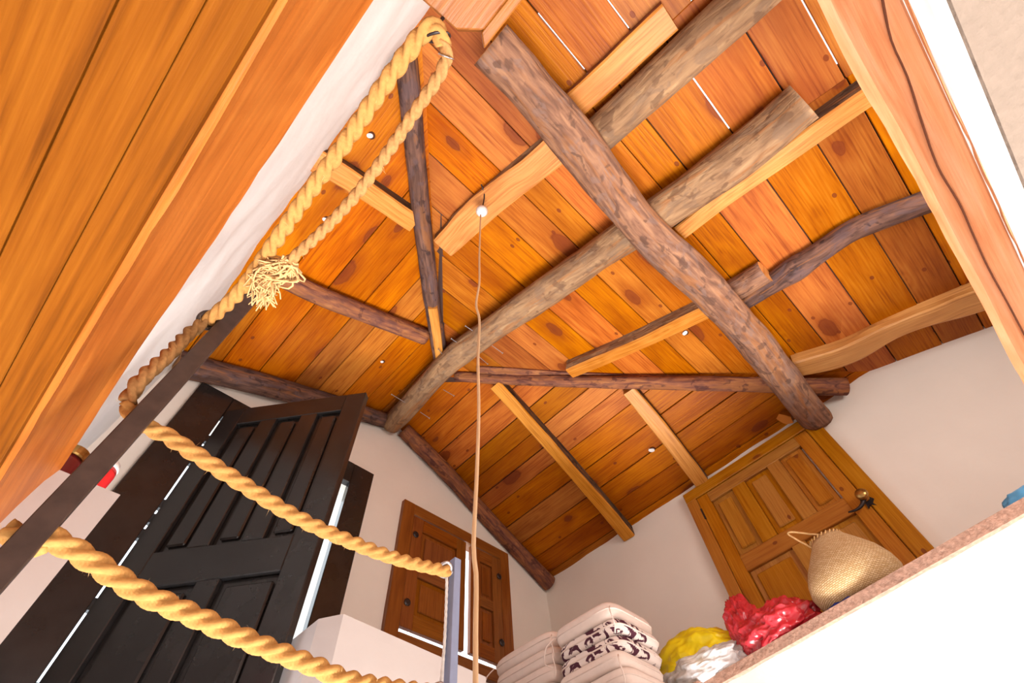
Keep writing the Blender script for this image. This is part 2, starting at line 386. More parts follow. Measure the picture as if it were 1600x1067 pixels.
# ================================================================ SETTING
XG, YD, YL = -2.08, 2.5, -.21           # gable wall, door wall, left wall
ZF = .80                                # loft floor
# ---- roof boards
ceiling = thing('ceiling', None, None, (-.4, 1.1, 2.1), kind='structure')
roofn = {1: lambda x, y: 2.60 - .45 * (y - 1.08), 2: lambda x, y: 2.0 - .33 * (x - .25), 3: lambda x, y: 2.60 + .385 * (y - 1.08)}
def hip1(x): return min(2.62, 1.08 + max(0, .6 + .33 * (x - .25)) / .45 * 1.0) if x < .3 else 2.62
def hip1(x): return min(2.60, 1.08 + (.6 - .33 * (x - .25) * -1 * 1) / .45) if False else min(2.60, 1.08 + (2.6 - (2.0 - .33 * (x - .25))) / .45)
def hip2(x): return max(-.30, 1.08 - (2.6 - (2.0 - .33 * (x - .25))) / .385)
def plank(face, a0, a1, lo0, lo1, hi0, hi1, gap=.0022):
    """roof board; for face 2 a = x and lo/hi = y range at a0/a1; for faces 1 and 3 a = y and lo/hi = x range"""
    f = roofn[face]; t = .02; dz = random.uniform(-.0025, .0025); a0 += gap; a1 -= gap
    if face == 2: P = [(a0, lo0), (a0, hi0), (a1, hi1), (a1, lo1)]
    else: P = [(lo0, a0), (hi0, a0), (hi1, a1), (lo1, a1)]
    P3 = [V((x, y, f(x, y) + dz)) for x, y in P]
    ax = V((0, 1, 0)) if face == 2 else V((1, 0, 0))
    nrm = {1: V((0, .45, 1)), 2: V((.33, 0, 1)), 3: V((0, -.385, 1))}[face].normalized()
    ay = nrm.cross(ax)
    c = sum(P3, V()) / 4
    W = Matrix([[ax[i], ay[i], nrm[i], c[i]] for i in range(3)] + [[0, 0, 0, 1]])
    loc = [((p - c).dot(ax), (p - c).dot(ay)) for p in P3]
    ar = sum(loc[i][0] * loc[(i + 1) % 4][1] - loc[(i + 1) % 4][0] * loc[i][1] for i in range(4))
    if ar < 0: loc = loc[::-1]
    v = [(x, y, 0) for x, y in loc] + [(x, y, t) for x, y in loc]
    fc = [(3, 2, 1, 0), (4, 5, 6, 7), (0, 1, 5, 4), (1, 2, 6, 5), (2, 3, 7, 6), (3, 0, 4, 7)]
    o = mk('plank', v, fc, M['pine'], ceiling, world=W); bevel(o, .0022, 1); return o
bayA = [-.85, -.62, -.43, -.265, -.101, .06, .234, .418, .60, .78, .96, 1.14, 1.3]
bayB = [-1.57, -1.36, -1.16, -.967, -.80, -.626, -.43, -.267, -.15, .01, .173, .29, .483, .673, .83, 1.0, 1.15, 1.3]
bayC = [-1.57, -1.36, -1.16, -.95, -.80, -.626, -.446, -.30, -.163, .02, .15, .285, .486, .676, .834, 1.0, 1.15, 1.3]
leaks = {'A': {.234: (.08, .33), .418: (.0, .34)}, 'B': {.483: (.58, .88), .83: (.6, .93)}, 'C': {}}
for nm, xs, ylo, yhi in (('A', bayA, -9, .42), ('B', bayB, .42, .98), ('C', bayC, .98, 9)):
    for x0, x1 in zip(xs, xs[1:]):
        L0, L1 = max(hip2(x0) - .025, ylo), max(hip2(x1) - .025, ylo); H0, H1 = min(hip1(x0) + .025, yhi), min(hip1(x1) + .025, yhi)
        if L0 >= H0 and L1 >= H1: continue
        H0 = max(H0, L0 + 1e-4); H1 = max(H1, L1 + 1e-4)
        plank(2, x0, x1, L0, L1, H0, H1, gap=.0022)
    bv = []
    for x in xs[1:-1]:
        lo, hi = max(hip2(x), ylo), min(hip1(x), yhi)
        if hi - lo < .02: continue
        segs = [(lo, hi)]
        if x in leaks[nm]: a, b = leaks[nm][x]; segs = [(lo, a), (b, hi)]
        for a, b in segs:
            if b <= a: continue
            z = roofn[2](x, 0) + .027
            v, f = boxvf(x - .02, x + .02, a, b, -.004, .006)
            v = [(p[0], p[1], p[2] + z - .33 * (p[0] - x)) for p in v]; bv.append((v, f))
    v, f = merge(bv); mk('roof_batten', v, f, M['darklog'], ceiling, uvs=None)
def hx1(y): return min(1.2, .25 + (2.0 - (2.60 - .45 * (y - 1.08))) / .33)
def hx3(y): return min(1.2, .25 + (2.0 - (2.60 + .385 * (y - 1.08))) / .33)
ys1 = [1.08, 1.25, 1.41, 1.56, 1.69, 1.80, 1.91, 2.06, 2.20, 2.33, 2.46, 2.62]
ys3 = [-.32, -.19, -.04, .138, .33, .47, .62, .77, .92, 1.08]
for face, ys, hx in ((1, ys1, hx1), (3, ys3, hx3)):
    for k, (y0, y1) in enumerate(zip(ys, ys[1:])):
        cut = -1.29 if face == 1 else -1.30
        if k % 3 == 1 and hx(y0) > cut and hx(y1) > cut:    # boards butted over a rafter
            plank(face, y0, y1, XG - .06, XG - .06, cut - .001, cut - .001); plank(face, y0, y1, cut + .001, cut + .001, hx(y0), hx(y1))
        else: plank(face, y0, y1, XG - .06, XG - .06, hx(y0), hx(y1))
    bv = []
    for y in ys[1:-1]:
        z = roofn[face](0, y) + .027; v, f = boxvf(XG - .06, hx(y), y - .02, y + .02, -.004, .006)
        s = -.45 if face == 1 else .385
        bv.append(([(p[0], p[1], p[2] + z + s * (p[1] - y)) for p in v], f))
    v, f = merge(bv); mk('roof_batten', v, f, M['darklog'], ceiling)
# covers over ridge and hips, above the boards
bv = []
for a, b in (((XG - .06, 1.08, 2.64), (-1.5, 1.08, 2.64)), ((-1.57, 1.08, 2.64), (.4, 2.6, 1.99)), ((-1.57, 1.08, 2.64), (.1, -.25, 2.11))):
    bv.append(tubevf([V(a) + V((0, 0, .05)), V(b) + V((0, 0, .05))], .10, 8, .5))
v, f = merge(bv); mk('ridge_cover', v, f, M['darklog'], ceiling)
# small white discs on the roof boards, each on a dark knot disc
for (u, v_, pl, r) in ((1018, 703, R1, .017), (1070, 520, R2, .013), (578, 212, R3, .012), (508, 343, R3, .011), (597, 565, R3, .009)):
    p = pl(u, v_, .004)
    v, f = lathevf([(r * .9, -.004), (r, .0), (r * .8, .004)], p, 14, wob=lambda a, z: .18 * math.sin(2 * a + u), axis=(0, .2, 1))
    o = mk('knot_disc', v, f, M['whiteplastic'], ceiling, smooth=False)
    v, f = lathevf([(r * 1.25, -.002), (r * 1.3, .0)], p + V((.004, .004, .001)), 14); mk('knot', v, f, M['hole'], ceiling)

# ---- walls
def gridwall(name, ys, zs, holes, plane, thick, m, amp=.006, top=None, flip=False, parent=None):
    """wall of cells in (a, z) on plane(a, z, off) with holes (a0, a1, z0, z1); a thick outer skin closes it"""
    vs, fs = [], []; idx = {}
    def vid(i, j, k):
        if (i, j, k) not in idx:
            a, z = ys[i], zs[j]
            edge = any(abs(a - h[0]) < 1e-6 or abs(a - h[1]) < 1e-6 or abs(z - h[2]) < 1e-6 or abs(z - h[3]) < 1e-6 for h in holes)
            d = 0 if (edge or k) else amp * noise.noise(V((a * 4.1, z * 4.1, 3))) + amp * .35 * noise.noise(V((a * 11, z * 11, 7)))
            idx[(i, j, k)] = len(vs); vs.append(plane(a, z, (thick if k else 0) + d))
        return idx[(i, j, k)]
    def solid(i, j):
        if not (0 <= i < len(ys) - 1 and 0 <= j < len(zs) - 1): return False
        a, z = (ys[i] + ys[i + 1]) / 2, (zs[j] + zs[j + 1]) / 2
        return not any(h[0] < a < h[1] and h[2] < z < h[3] for h in holes)
    for i in range(len(ys) - 1):
        for j in range(len(zs) - 1):
            if not solid(i, j): continue
            fs.append((vid(i, j, 0), vid(i + 1, j, 0), vid(i + 1, j + 1, 0), vid(i, j + 1, 0)))
            fs.append((vid(i, j, 1), vid(i, j + 1, 1), vid(i + 1, j + 1, 1), vid(i + 1, j, 1)))
            for (ni, nj, e) in ((i - 1, j, ((i, j), (i, j + 1))), (i + 1, j, ((i + 1, j + 1), (i + 1, j))), (i, j - 1, ((i + 1, j), (i, j))), (i, j + 1, ((i, j + 1), (i + 1, j + 1)))):
                if not solid(ni, nj):
                    (a, b), (c, d) = e; fs.append((vid(a, b, 0), vid(c, d, 0), vid(c, d, 1), vid(a, b, 1)))
    if flip: fs = [q[::-1] for q in fs]
    o = mk(name, vs, fs, m, parent, smooth=True); bpy_e = o.modifiers.new('e', 'EDGE_SPLIT'); bpy_e.split_angle = 1.0; tag(o, kind='structure'); return o
def lin(a, b, st, extra=()):
    n = max(1, round((b - a) / st)); s = [a + (b - a) * i / n for i in range(n + 1)]
    s = [x for x in s if all(abs(x - e) > st * .4 for e in extra)] + list(extra); return sorted(s)
DH = (.10, .885, -.6, 1.945)     # black door opening (y0,y1,z0,z1)
WH = (1.275, 2.075, 1.235, 1.975)   # shutter opening
gridwall('wall_gable', lin(-.42, 2.7, .06, (.10, .885, 1.275, 2.075)), lin(-.6, 2.9, .06, (1.945, 1.235, 1.975)), [DH, WH],
         lambda a, z, o: V((XG - o, a, z)), .16, M['plaster'])
gridwall('wall_right', lin(XG - .1, 1.35, .05), lin(.7, 2.35, .05), [], lambda a, z, o: V((a, YD + o, z)), .15, M['plaster'], amp=.009, flip=True)
gridwall('wall_left', lin(XG - .1, 1.35, .035), lin(.80, 2.25, .05), [], lambda a, z, o: V((a, YL - o, z)), .15, M['plaster2'], amp=.014)
o = mk('wall_back', *boxvf(1.3, 1.42, -.4, 2.65, .6, 2.1), M['plaster']); tag(o, kind='structure')
# ---- loft floor slab around the opening: white stairwell faces
ST = -3.0
pN = [(.39, 1.80), (-.92, 1.98), (-1.12, 1.47), (-1.372, 1.262), (-1.331, .658), (-1.397, .616), (-1.45, .616), (XG + .12, .616)]
north = [(1.3, 1.675), (.39, 1.80), (-.92, 1.98), (-.93, 1.93), (XG, 1.93), (XG, YD), (1.3, YD)]
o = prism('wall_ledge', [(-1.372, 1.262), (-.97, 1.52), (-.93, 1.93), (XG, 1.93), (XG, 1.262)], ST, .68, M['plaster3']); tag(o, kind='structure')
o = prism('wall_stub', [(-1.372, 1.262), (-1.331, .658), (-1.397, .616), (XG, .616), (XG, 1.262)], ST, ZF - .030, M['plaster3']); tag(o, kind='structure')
o = prism('wall_stairwell', north, ST, ZF - .030, M['plaster2']); tag(o, kind='structure')
# floor top and worn edge strip
ins = [(1.3, 1.70), (.39, 1.83), (-.905, 2.01), (-1.16, 1.53), (-1.40, 1.28), (-1.36, .672), (-1.40, .64), (XG, .64), (XG, YD), (1.3, YD)]
o = prism('floor', [(1.3, 1.69), (-.92, 1.992), (-.93, 1.93), (XG, 1.93), (XG, YD), (1.3, YD)], ZF - .030, ZF, M['nosing']); tag(o, kind='structure')
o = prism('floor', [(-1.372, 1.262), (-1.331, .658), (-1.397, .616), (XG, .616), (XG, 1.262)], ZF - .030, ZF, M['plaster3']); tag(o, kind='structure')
def edge_strip():
    def pr(u, L):
        d = .004 * noise.noise(V((u * 14, 0, 5))); e = .006 * noise.noise(V((u * 9, 3, 5)))
        return [(-.012 - d, .0175), (.02, .0175), (.02, -.0155), (-.011 - d, -.0155 + e)][::-1]
    v, f, uv, mi = sweepvf([V((1.3, 1.69, ZF - .0155)), V((.39, 1.80, ZF - .0155)), V((-.92, 1.98, ZF - .0155))][::-1], pr, .02)
    return mk('trim_1', v, f, M['nosing'], uvs=uv)
tag(edge_strip(), kind='structure')
# left (gable side) wall stub with the passage notch beside it
o = prism('wall_passage', [(-1.219, -.012), (-1.2215, -.30), (XG + .0, -.30), (XG, -.045), (-1.27, -.030), (-1.228, -.022)], ST, ZF, M['plaster3']); tag(o, kind='structure')
o = prism('floor', [(XG - .16, -.045), (XG - .16, .616), (-1.28, .616), (-1.28, -.045)], -.10, -.02, M['tile']); tag(o, kind='structure')
o = prism('floor', [(-3.2, -3.2), (3, -3.2), (3, 3), (-3.2, 3)], ST - .1, ST, M['tile']); tag(o, kind='structure')
for bx_ in ((-3.2, 1.7, -2.0, -1.85, ST, .49), (1.6, 1.75, -2.0, 1.7, ST, .6), (-2.4, -2.24, -2.0, -.30, ST, .49)):  # unseen lower walls, added to keep outside light off soffit and beam
    o = mk('wall_light_block', *boxvf(*bx_), M['plaster2']); tag(o, kind='structure')
# right end: header beam, plaster band, tan soffit
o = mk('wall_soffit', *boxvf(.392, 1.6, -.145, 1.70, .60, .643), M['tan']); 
# irregular bright plaster reveal under the beam
def reveal():
    vs, fs = [], []; n = 90; zs = [.643, .63, .617, .604]
    for i in range(n + 1):
        y = -.45 + 2.2 * i / n
        for j, z in enumerate(zs):
            e = .004 * noise.noise(V((y * 14, 0, 3))) + .003 * noise.noise(V((y * 40, 0, 9)))
            vs.append((.384 if j < 3 else .390, y, z + (e if j > 1 else 0)))
    for i in range(n):
        for j in range(3): a = i * 4 + j; fs.append((a, a + 1, a + 5, a + 4))
    for i in range(n): fs.append((i * 4 + 3, 1600 + 0, 0, 0)) if False else None
    v2, f2 = boxvf(.386, .41, -.45, 1.75, .606, .655); v, f = merge([(vs, fs), (v2, f2)])
    return mk('trim_2', v, f, M['plaster2'])
tag(o, kind='structure'); tag(reveal(), kind='structure')
o = mk('floor', *boxvf(.50, 1.3, -.45, 1.70, .643, ZF), M['nosing']); tag(o, kind='structure')
def bigbeam(name, p0, p1, wd, h, m, seed, label, crack=None, amp=.006, sgn=1):
    """header timber, local x along it; origin at p0, box from p0; face toward -y local is the seen one"""
    ax = (V(p1) - V(p0)); L = ax.length; ax.normalize(); ay = V((0, 0, 1)).cross(ax)
    W = Matrix([[ax[i], ay[i], (0, 0, 1)[i], p0[i]] for i in range(3)] + [[0, 0, 0, 1]])
    vs, fs = [], []; n = int(L / .03); loop = []
    K = 8
    for z in range(K + 1): loop.append((0, h * z / K, 'f'))
    loop += [(wd, h, 'b'), (wd, 0, 'b')]
    for i in range(n + 1):
        x = L * i / n
        for (y, z, t) in loop:
            d = amp * noise.noise(V((x * 3, z * 8, seed))) * (1 if t == 'f' else 0)
            ez = amp * 1.1 * noise.noise(V((x * 5, seed, z))) if z in (0, h) else 0
            if t == 'f' and z in (0, h): d += .005 + amp * .6 * abs(noise.noise(V((x * 9, z, seed + 4))))
            if crack and t == 'f':
                cz = crack(x / L) * h
                if abs(z - cz) < h / K * .5: d += .006
            vs.append((x, y + d, z + ez))
    k = len(loop)
    for i in range(n):
        for j in range(k): a, b = i * k + j, i * k + (j + 1) % k; fs.append((a, b, b + k, a + k))
    fs.append(tuple(range(k))[::-1]); fs.append(tuple(n * k + j for j in range(k)))
    if sgn < 0: pass
    o = mk(name, vs, fs, m, world=W); tag(o, label, 'beam'); return o
bL = bigbeam('header_beam', (-1.47, -.146, .512), (.45, -.146, .512), -.0385, .290, M['beam'], 3, 'thick orange varnished beam face along the left side below the white wall', amp=.005)
# faces wind inward for negative width: fixed below
bR = bigbeam('header_beam', (.39, -.45, .645), (.39, 1.86, .645), -.10, .155, M['pink'], 8, 'pale pinkish worn beam with a long split, along the right edge of the opening', amp=.006)
for o in (bL, bR):
    bm = bmesh.new(); bm.from_mesh(o.data); bmesh.ops.recalc_face_normals(bm, faces=bm.faces); bm.to_mesh(o.data); bm.free()
# the long drying crack of the right beam, drawn as a dark tube in place of its shade
ck = [(1438 - 63, -20), (1392, 60), (1418, 120), (1440, 190), (1466, 262), (1500, 320), (1522, 370), (1545, 420), (1578, 480), (1620, 560)]
cp = [AX(u, v, .3872) + V((-.001 * 0, 0, 0)) for u, v in ck]
v, f = tubevf(cp, .0017, 6, .02); mk('split', v, f, M['hole'], bR, smooth=False)
# soffit boards left of the left beam: long cracks between them
sof = thing('ceiling', None, None, (-.3, -.5, .5), kind='structure')
ysf = [-.1465, -.186, -.237, -.62, -1.0, -1.4, -1.84]
for k, (y1, y0) in enumerate(zip(ysf, ysf[1:])):
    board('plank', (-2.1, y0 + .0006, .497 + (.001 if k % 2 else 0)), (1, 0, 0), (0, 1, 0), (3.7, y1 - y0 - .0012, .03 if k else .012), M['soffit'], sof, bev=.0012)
o = mk('trim_3', *boxvf(-2.2, 1.6, -1.9, -.15, .53, .78), M['tile']); tag(o, kind='structure')

# ================================================================ DOORS AND SHUTTERS
def panelled(parent, origin, ux, width, z0, z1, nrm, m, cols_top, zmid, cols_bot, th=.035, stile=.07, toprail=.09, botrail=.1, leafname='door_leaf'):
    """panelled leaf of stiles, rails and raised panels. origin: hinge corner, ux: unit across, nrm: towards the viewer"""
    ux, nrm = V(ux).normalized(), V(nrm).normalized(); org = V(origin)
    def bx(name, a0, a1, z0_, z1_, d0, d1, vert=True, bev=.003, par=parent):
        p = org + ux * a0 + V((0, 0, z0_ - org.z)) + nrm * d0
        if vert:  # grain up
            return board(name, p, (0, 0, 1), ux, (z1_ - z0_, a1 - a0, d1 - d0), m, par, bev) if V((0, 0, 1)).cross(ux).dot(nrm) > 0 else \
                board(name, p + ux * (a1 - a0), (0, 0, 1), -ux, (z1_ - z0_, a1 - a0, d1 - d0), m, par, bev)
        return board(name, p, ux, (0, 0, 1), (a1 - a0, z1_ - z0_, d1 - d0), m, par, bev) if ux.cross(V((0, 0, 1))).dot(nrm) > 0 else \
            board(name, p + ux * (a1 - a0), -ux, (0, 0, 1), (a1 - a0, z1_ - z0_, d1 - d0), m, par, bev)
    bx('stile', 0, stile, z0, z1, 0, th); bx('stile', width - stile, width, z0, z1, 0, th)
    bx('rail', stile, width - stile, z1 - toprail, z1, 0, th, False); bx('rail', stile, width - stile, z0, z0 + botrail, 0, th, False)
    rows = []
    if zmid:
        bx('rail', stile, width - stile, zmid[0], zmid[1], 0, th, False)
        rows = [(zmid[1], z1 - toprail, cols_top), (z0 + botrail, zmid[0], cols_bot)]
    else: rows = [(z0 + botrail, z1 - toprail, cols_top)]
    for (za, zb, cols) in rows:
        prev = stile
        for k, (a0, a1) in enumerate(cols):
            if k: bx('muntin', cols[k - 1][1], a0, za, zb, 0, th)
            # field, recessed, with a raised centre
            ins_ = min(.028, (a1 - a0) * .2)
            pl_ = bx('panel', a0, a1, za, zb, th * .15, th * .5)
            o = bx('raised_field', a0 + ins_, a1 - ins_, za + ins_, zb - ins_, th * .5, th * .82, bev=.006, par=pl_)
# ---- wooden loft door on the right wall
d1 = thing('door_1', None, None, (-.43, YD, ZF), kind='structure')
def fr(name, x0, x1, z0, z1, vert, m=M['door'], par=d1, y=YD, th=.045):
    if vert: board(name, (x1, y, z0), (0, 0, 1), (-1, 0, 0), (z1 - z0, x1 - x0, th), m, par, .004)
    else: board(name, (x0, y, z0), (1, 0, 0), (0, 0, 1), (x1 - x0, z1 - z0, th), m, par, .004)
fr('door_frame', -.866, -.800, ZF, 1.845, True); fr('door_frame', -.075, 0.0, ZF, 1.845, True); fr('door_frame', -.866, 0.0, 1.845, 1.912, False)
panelled(d1, (-.798, YD - .002, ZF), (1, 0, 0), .721, ZF + .01, 1.842, (0, -1, 0), M['door'],
         [(.072, .212), (.294, .44), (.515, .64)], (1.345, 1.43), [(.075, .32), (.39, .65)], th=.036, stile=.072, toprail=.062, botrail=.08)
hd = AY(1352, 778, YD - .05)
def plate():
    out = []; n = 28
    sh = [(0, .055), (.014, .04), (.022, .02), (.018, .0), (.03, -.02), (.012, -.035), (.02, -.055), (-.004, -.035), (-.02, -.045), (-.016, -.02), (-.028, 0), (-.02, .02), (-.014, .042)]
    vs = [(hd.x + a, YD - .040, hd.z + b) for a, b in sh] + [(hd.x + a * .9, YD - .046, hd.z + b * .9) for a, b in sh]; k = len(sh)
    fs = [tuple(range(k, 2 * k))] + [(i, (i + 1) % k, (i + 1) % k + k, i + k) for i in range(k)]
    return vs, fs
o = mk('back_plate', *plate(), M['darkiron'], d1)
v, f = lathevf([(.016, 0), (.018, .008), (.010, .014), (.010, .03), (.024, .036), (.028, .045), (.022, .056), (.008, .06)], (hd.x, YD - .046, hd.z), 18, axis=(0, -1, 0))
o = mk('door_knob', v, f, M['brass'], d1, smooth=True)
v, f = tubevf([(hd.x, YD - .075, hd.z - .01), (hd.x - .03, YD - .078, hd.z - .035), (hd.x - .062, YD - .075, hd.z - .04), (hd.x - .095, YD - .07, hd.z - .03)], .011, 8, .01, r1=.004)
tag(mk('door_lever', v, f, M['darkiron'], d1, smooth=True), 'dark curled iron lever')
for z in (1.70, 1.0):
    v, f = lathevf([(.006, 0), (.006, .07)], (-.80, YD - .04, z), 8); mk('hinge', v, f, M['darkiron'], d1)
# ---- black door in the gable wall, leaf standing open
d2 = thing('door_2', None, None, (XG, .48, -.02), kind='structure')
def frg(name, y0, y1, z0, z1, vert, m, par, x0=XG - .10, x1=XG + .022):
    if vert: board(name, (x0, y0, z0), (0, 0, 1), (1, 0, 0), (z1 - z0, x1 - x0, y1 - y0), m, par, .003)
    else: board(name, (x0, y1, z0), (0, -1, 0), (1, 0, 0), (y1 - y0, x1 - x0, -(z1 - z0) if False else (z1 - z0)), m, par, .003)
def gbox(name, y0, y1, z0, z1, m, par, x0=XG - .10, x1=XG + .022, bev=.003):
    if (z1 - z0) > (y1 - y0): board(name, (x0, y0, z0), (0, 0, 1), (1, 0, 0), (z1 - z0, x1 - x0, y1 - y0), m, par, bev)
    else: board(name, (x0, y0, z0), (0, 1, 0), (0, 0, 1), (y1 - y0, z1 - z0, x1 - x0), m, par, bev)
gbox('door_frame', -.052, .118, -.02, 2.067, M['black'], d2, XG - .02); gbox('door_frame', .868, 1.003, -.02, 2.067, M['black'], d2, XG - .02); gbox('door_frame', .118, .868, 1.925, 2.067, M['black'], d2, XG - .02)
hinge = V((XG + .012, .152, 0)); free = V((-1.515, .607, 0)); ul = (free - hinge); WL = ul.length; ul.normalize()
nl = V((ul.y, -ul.x, 0))   # towards the camera side
if nl.dot(-hinge) < 0: nl = -nl
panelled(d2, (hinge.x, hinge.y, 0), ul, WL, .0, 1.955, nl, M['black'],
         [(.10, .22), (.30, .42), (.50, .62)], (1.0, 1.14), [(.10, .33), (.41, .63)], th=.04, stile=.10, toprail=.12, botrail=.15)
for z in (.25, .55, .62, .70, .95, 1.22, 1.29, 1.36, 1.60, 1.67, 1.74):
    v, f = lathevf([(.014, 0), (.014, .04)], (hinge.x + .004, hinge.y - .026, z), 8); mk('hinge', v, f, M['black'], d2)
o = prism('floor', [(-3.4, -.6), (-3.4, 1.6), (XG - .16, 1.6), (XG - .16, -.6)], -.10, -.02, M['plaster2']); tag(o, kind='structure')
# ---- shutters
w1 = thing('window_1', None, None, (XG, 1.67, 1.2), kind='structure')
gbox('window_frame', 1.237, 1.318, 1.19, 2.005, M['shutter'], w1, XG - .05, XG + .03); gbox('window_frame', 2.035, 2.112, 1.19, 2.005, M['shutter'], w1, XG - .05, XG + .03)
gbox('window_frame', 1.318, 2.035, 1.932, 2.005, M['shutter'], w1, XG - .05, XG + .03); gbox('window_frame', 1.318, 2.035, 1.19, 1.252, M['shutter'], w1, XG - .05, XG + .03)
for k, (y0, y1, zb) in enumerate(((1.320, 1.735, 1.279), (1.778, 2.033, 1.283))):
    panelled(w1, (XG + .0, y0, zb), (0, 1, 0), y1 - y0, zb, 1.925, (1, 0, 0), M['shutter'], [(.075, y1 - y0 - .075)], (1.56, 1.62), [(.075, y1 - y0 - .075)], th=.028, stile=.075, toprail=.08, botrail=.075)
for (y, z) in ((1.345, 1.80), (1.345, 1.40), (2.012, 1.80), (2.012, 1.40)):
    v, f = lathevf([(.018, 0), (.02, .004), (.012, .008)], (XG + .03, y, z), 12, axis=(1, 0, 0)); mk('hinge', v, f, M['darkiron'], w1)
for (y0, y1, z0, z1) in ((1.30, 1.50, 1.24, 1.272), (1.318, 1.335, 1.25, 1.93)): pass

# ================================================================ ROOF TIMBERS
GR = 'exposed roof timbers'
def lg(name, pts, r, m, label, seed, cat='beam', **kw):
    v, f, uv, mi = sweepvf(pts, logprof(r, seed, **kw), .025, endmat=1)
    o = mk(name, v, f, [m, M['cut']], smooth=True, uvs=uv, mi=mi)
    for p in o.data.polygons:
        if len(p.vertices) > 4: p.use_smooth = False
    return tag(o, label, cat, GR)
def rf(name, px, plane, wd, h, label, seed, bulge=None, m=None, be=None, wav=.004, ex=None):
    pts = [plane(u, v, h) for u, v in px]
    nrm = {R1: V((0, .45, 1)), R2: V((.33, 0, 1)), R3: V((0, -.385, 1))}[plane].normalized()
    pts = [p + nrm * h * .5 for p in pts]
    if ex: pts[-1] = pts[-1] + (pts[-1] - pts[0]).normalized() * ex
    v, f, uv, mi = sweepvf(pts, rectprof(wd, h, seed, wav, bulge=bulge), .03, up=nrm, m_of=bar_m, endmat=0)
    o = mk(name, v, f, [m or M['cut'], be or M['edge']], uvs=uv, mi=mi)
    return tag(o, label, 'rafter', GR)
# cross log (purlin), nearest and thickest
cr = [AZ(u, v, 1.87) for u, v in ((766, 68), (828, 138), (895, 218), (1010, 360), (1145, 495), (1262, 640))]
cr[0].y = .02; cr[-1].y = 2.46
cross_log = lg('cross_log', cr, .081, M['log'], 'thickest bark-patched round log crossing under all the rafters from post to door', 11, taper=-.05, amp=.10, knob=[(.42, -.04, .1)])
# long curved ridge log
rl = [AX(605, 668, -2.02), R2(705, 562, .12), R2(850, 457, .115), R2(988, 362, .10), R2(1160, 240, .075), R2(1256, 158, .066)]
rl[0] = AX(612, 662, -2.03); 
ridge_log = lg('ridge_log', rl, .075, M['greylog'], 'long curved grey-brown log bristling with nails, starting at the gable peak', 21, amp=.10, taper=.12)
for (u, v, du, dv) in ((739, 517, -9, -6), (717, 537, -9, -6), (667, 577, -10, -5), (644, 602, -10, -6), (625, 624, -10, -6), (776, 545, 7, 5), (754, 562, 6, 5), (700, 613, 7, 4), (683, 622, 6, 5), (690, 640, 5, 5), (663, 648, 6, 4), (693, 556, -6, -8)):
    p = R2(u, v, .13) if u > 690 else AX(u, v, -1.75)
    q = R2(u + du, v + dv, .13) if u > 690 else AX(u + du, v + dv, -1.75)
    d = (q - p) * 1.3; a = tubevf([p - d * .8, p + d], .0022, 6, .01); b = lathevf([(.0055, 0), (.0055, .002)], p + d, 8, axis=d)
    v_, f_ = merge([a, b]); mk('nail', v_, f_, M['steel'], ridge_log)
# hip rafters
h2 = [R3(u, v, .05) for u, v in ((632, 78), (637, 108), (645, 200), (655, 300), (666, 400), (676, 480), (690, 570))]
lg('hip_log', h2, .043, M['darklog'], 'purplish dark hip log running from the rope side down to the curved ridge log', 31, amp=.10, taper=.1)
sp = [R3(u, v, .085) for u, v in ((676, 478), (683, 528), (690, 573))]
v, f, uv, mi = sweepvf(sp, rectprof(.048, .05, 5, .002), .03, endmat=0); o = mk('timber_splice', v, f, M['cut'], uvs=uv)
tag(o, 'pale sawn splice on the lower end of the purplish hip log', 'timber', GR)
h1 = [R1(u, v, .05) for u, v in ((712, 588), (800, 593), (950, 597), (1100, 599), (1250, 603), (1322, 604))]
lg('hip_log', h1, .040, M['redlog'], 'thin red-brown horizontal-looking hip log ending in the wall above the door', 41, amp=.09, taper=.35)
bd = [R2(u, v, .012) for u, v in ((745, 577), (900, 586), (1080, 593), (1250, 594))]
v, f, uv, mi = sweepvf(bd, rectprof(.05, .022, 6, .002), .05, endmat=0); o = mk('hip_strip', v, f, M['redlog'], uvs=uv)  # narrow strip in the hip log's colour, along its upper side
tag(o, 'dark narrow strip lying above the red-brown hip log', 'timber', GR)
# gable-end rafters
g1 = [V((-2.03 + .01 * math.sin(y * 5), y, roofn[1](0, y) - .045)) for y in (1.13, 1.5, 1.95, 2.49)]
lg('gable_rafter', g1, .052, M['redlog'], 'brown rafter log on the gable wall above the wooden shutters', 51, amp=.07, flat=.8)
g3 = [V((-2.02 + .01 * math.sin(y * 4), y, roofn[3](0, y) - .05)) for y in (-.2, .2, .6, 1.05)]
lg('gable_rafter', g3, .058, M['darklog'], 'brown rafter log on the gable wall above the black door', 61, amp=.08, taper=-.35)
# common rafters
rf('rafter', [(773, 602), (881, 722), (983, 842)], R1, .082, .085, 'sawn rafter with dark bark edge, nearest the gable shutters', 71)
rf('rafter', [(983, 611), (1040, 682), (1097, 756)], R1, .084, .08, 'sawn rafter ending right beside the top left corner of the wooden door', 72)
rf('rafter', [(470, 240), (560, 292), (650, 350)], R3, .095, .07, 'pale squared rafter passing behind the two rope strands', 73)
rf('rafter', [(690, 388), (750, 333), (810, 280), (872, 232)], R2, .125, .06, 'flat pale rafter with the white ball hanging under it', 74, wav=.007, m=M['cut'], be=M['greylog'])
rf('rafter', [(900, 165), (950, 120), (1000, 72), (1048, 28)], R2, .105, .055, 'short pale timber stub with a sawn end, left of the thick grey log', 75, be=M['redlog'], bulge=lambda t: -.1 + .0 * t)
rf('rafter', [(1062, 365), (1160, 292), (1270, 214), (1362, 150)], R2, .078, .085, 'long squared rafter with dark bark side beside the sawn log end', 76, ex=.12)
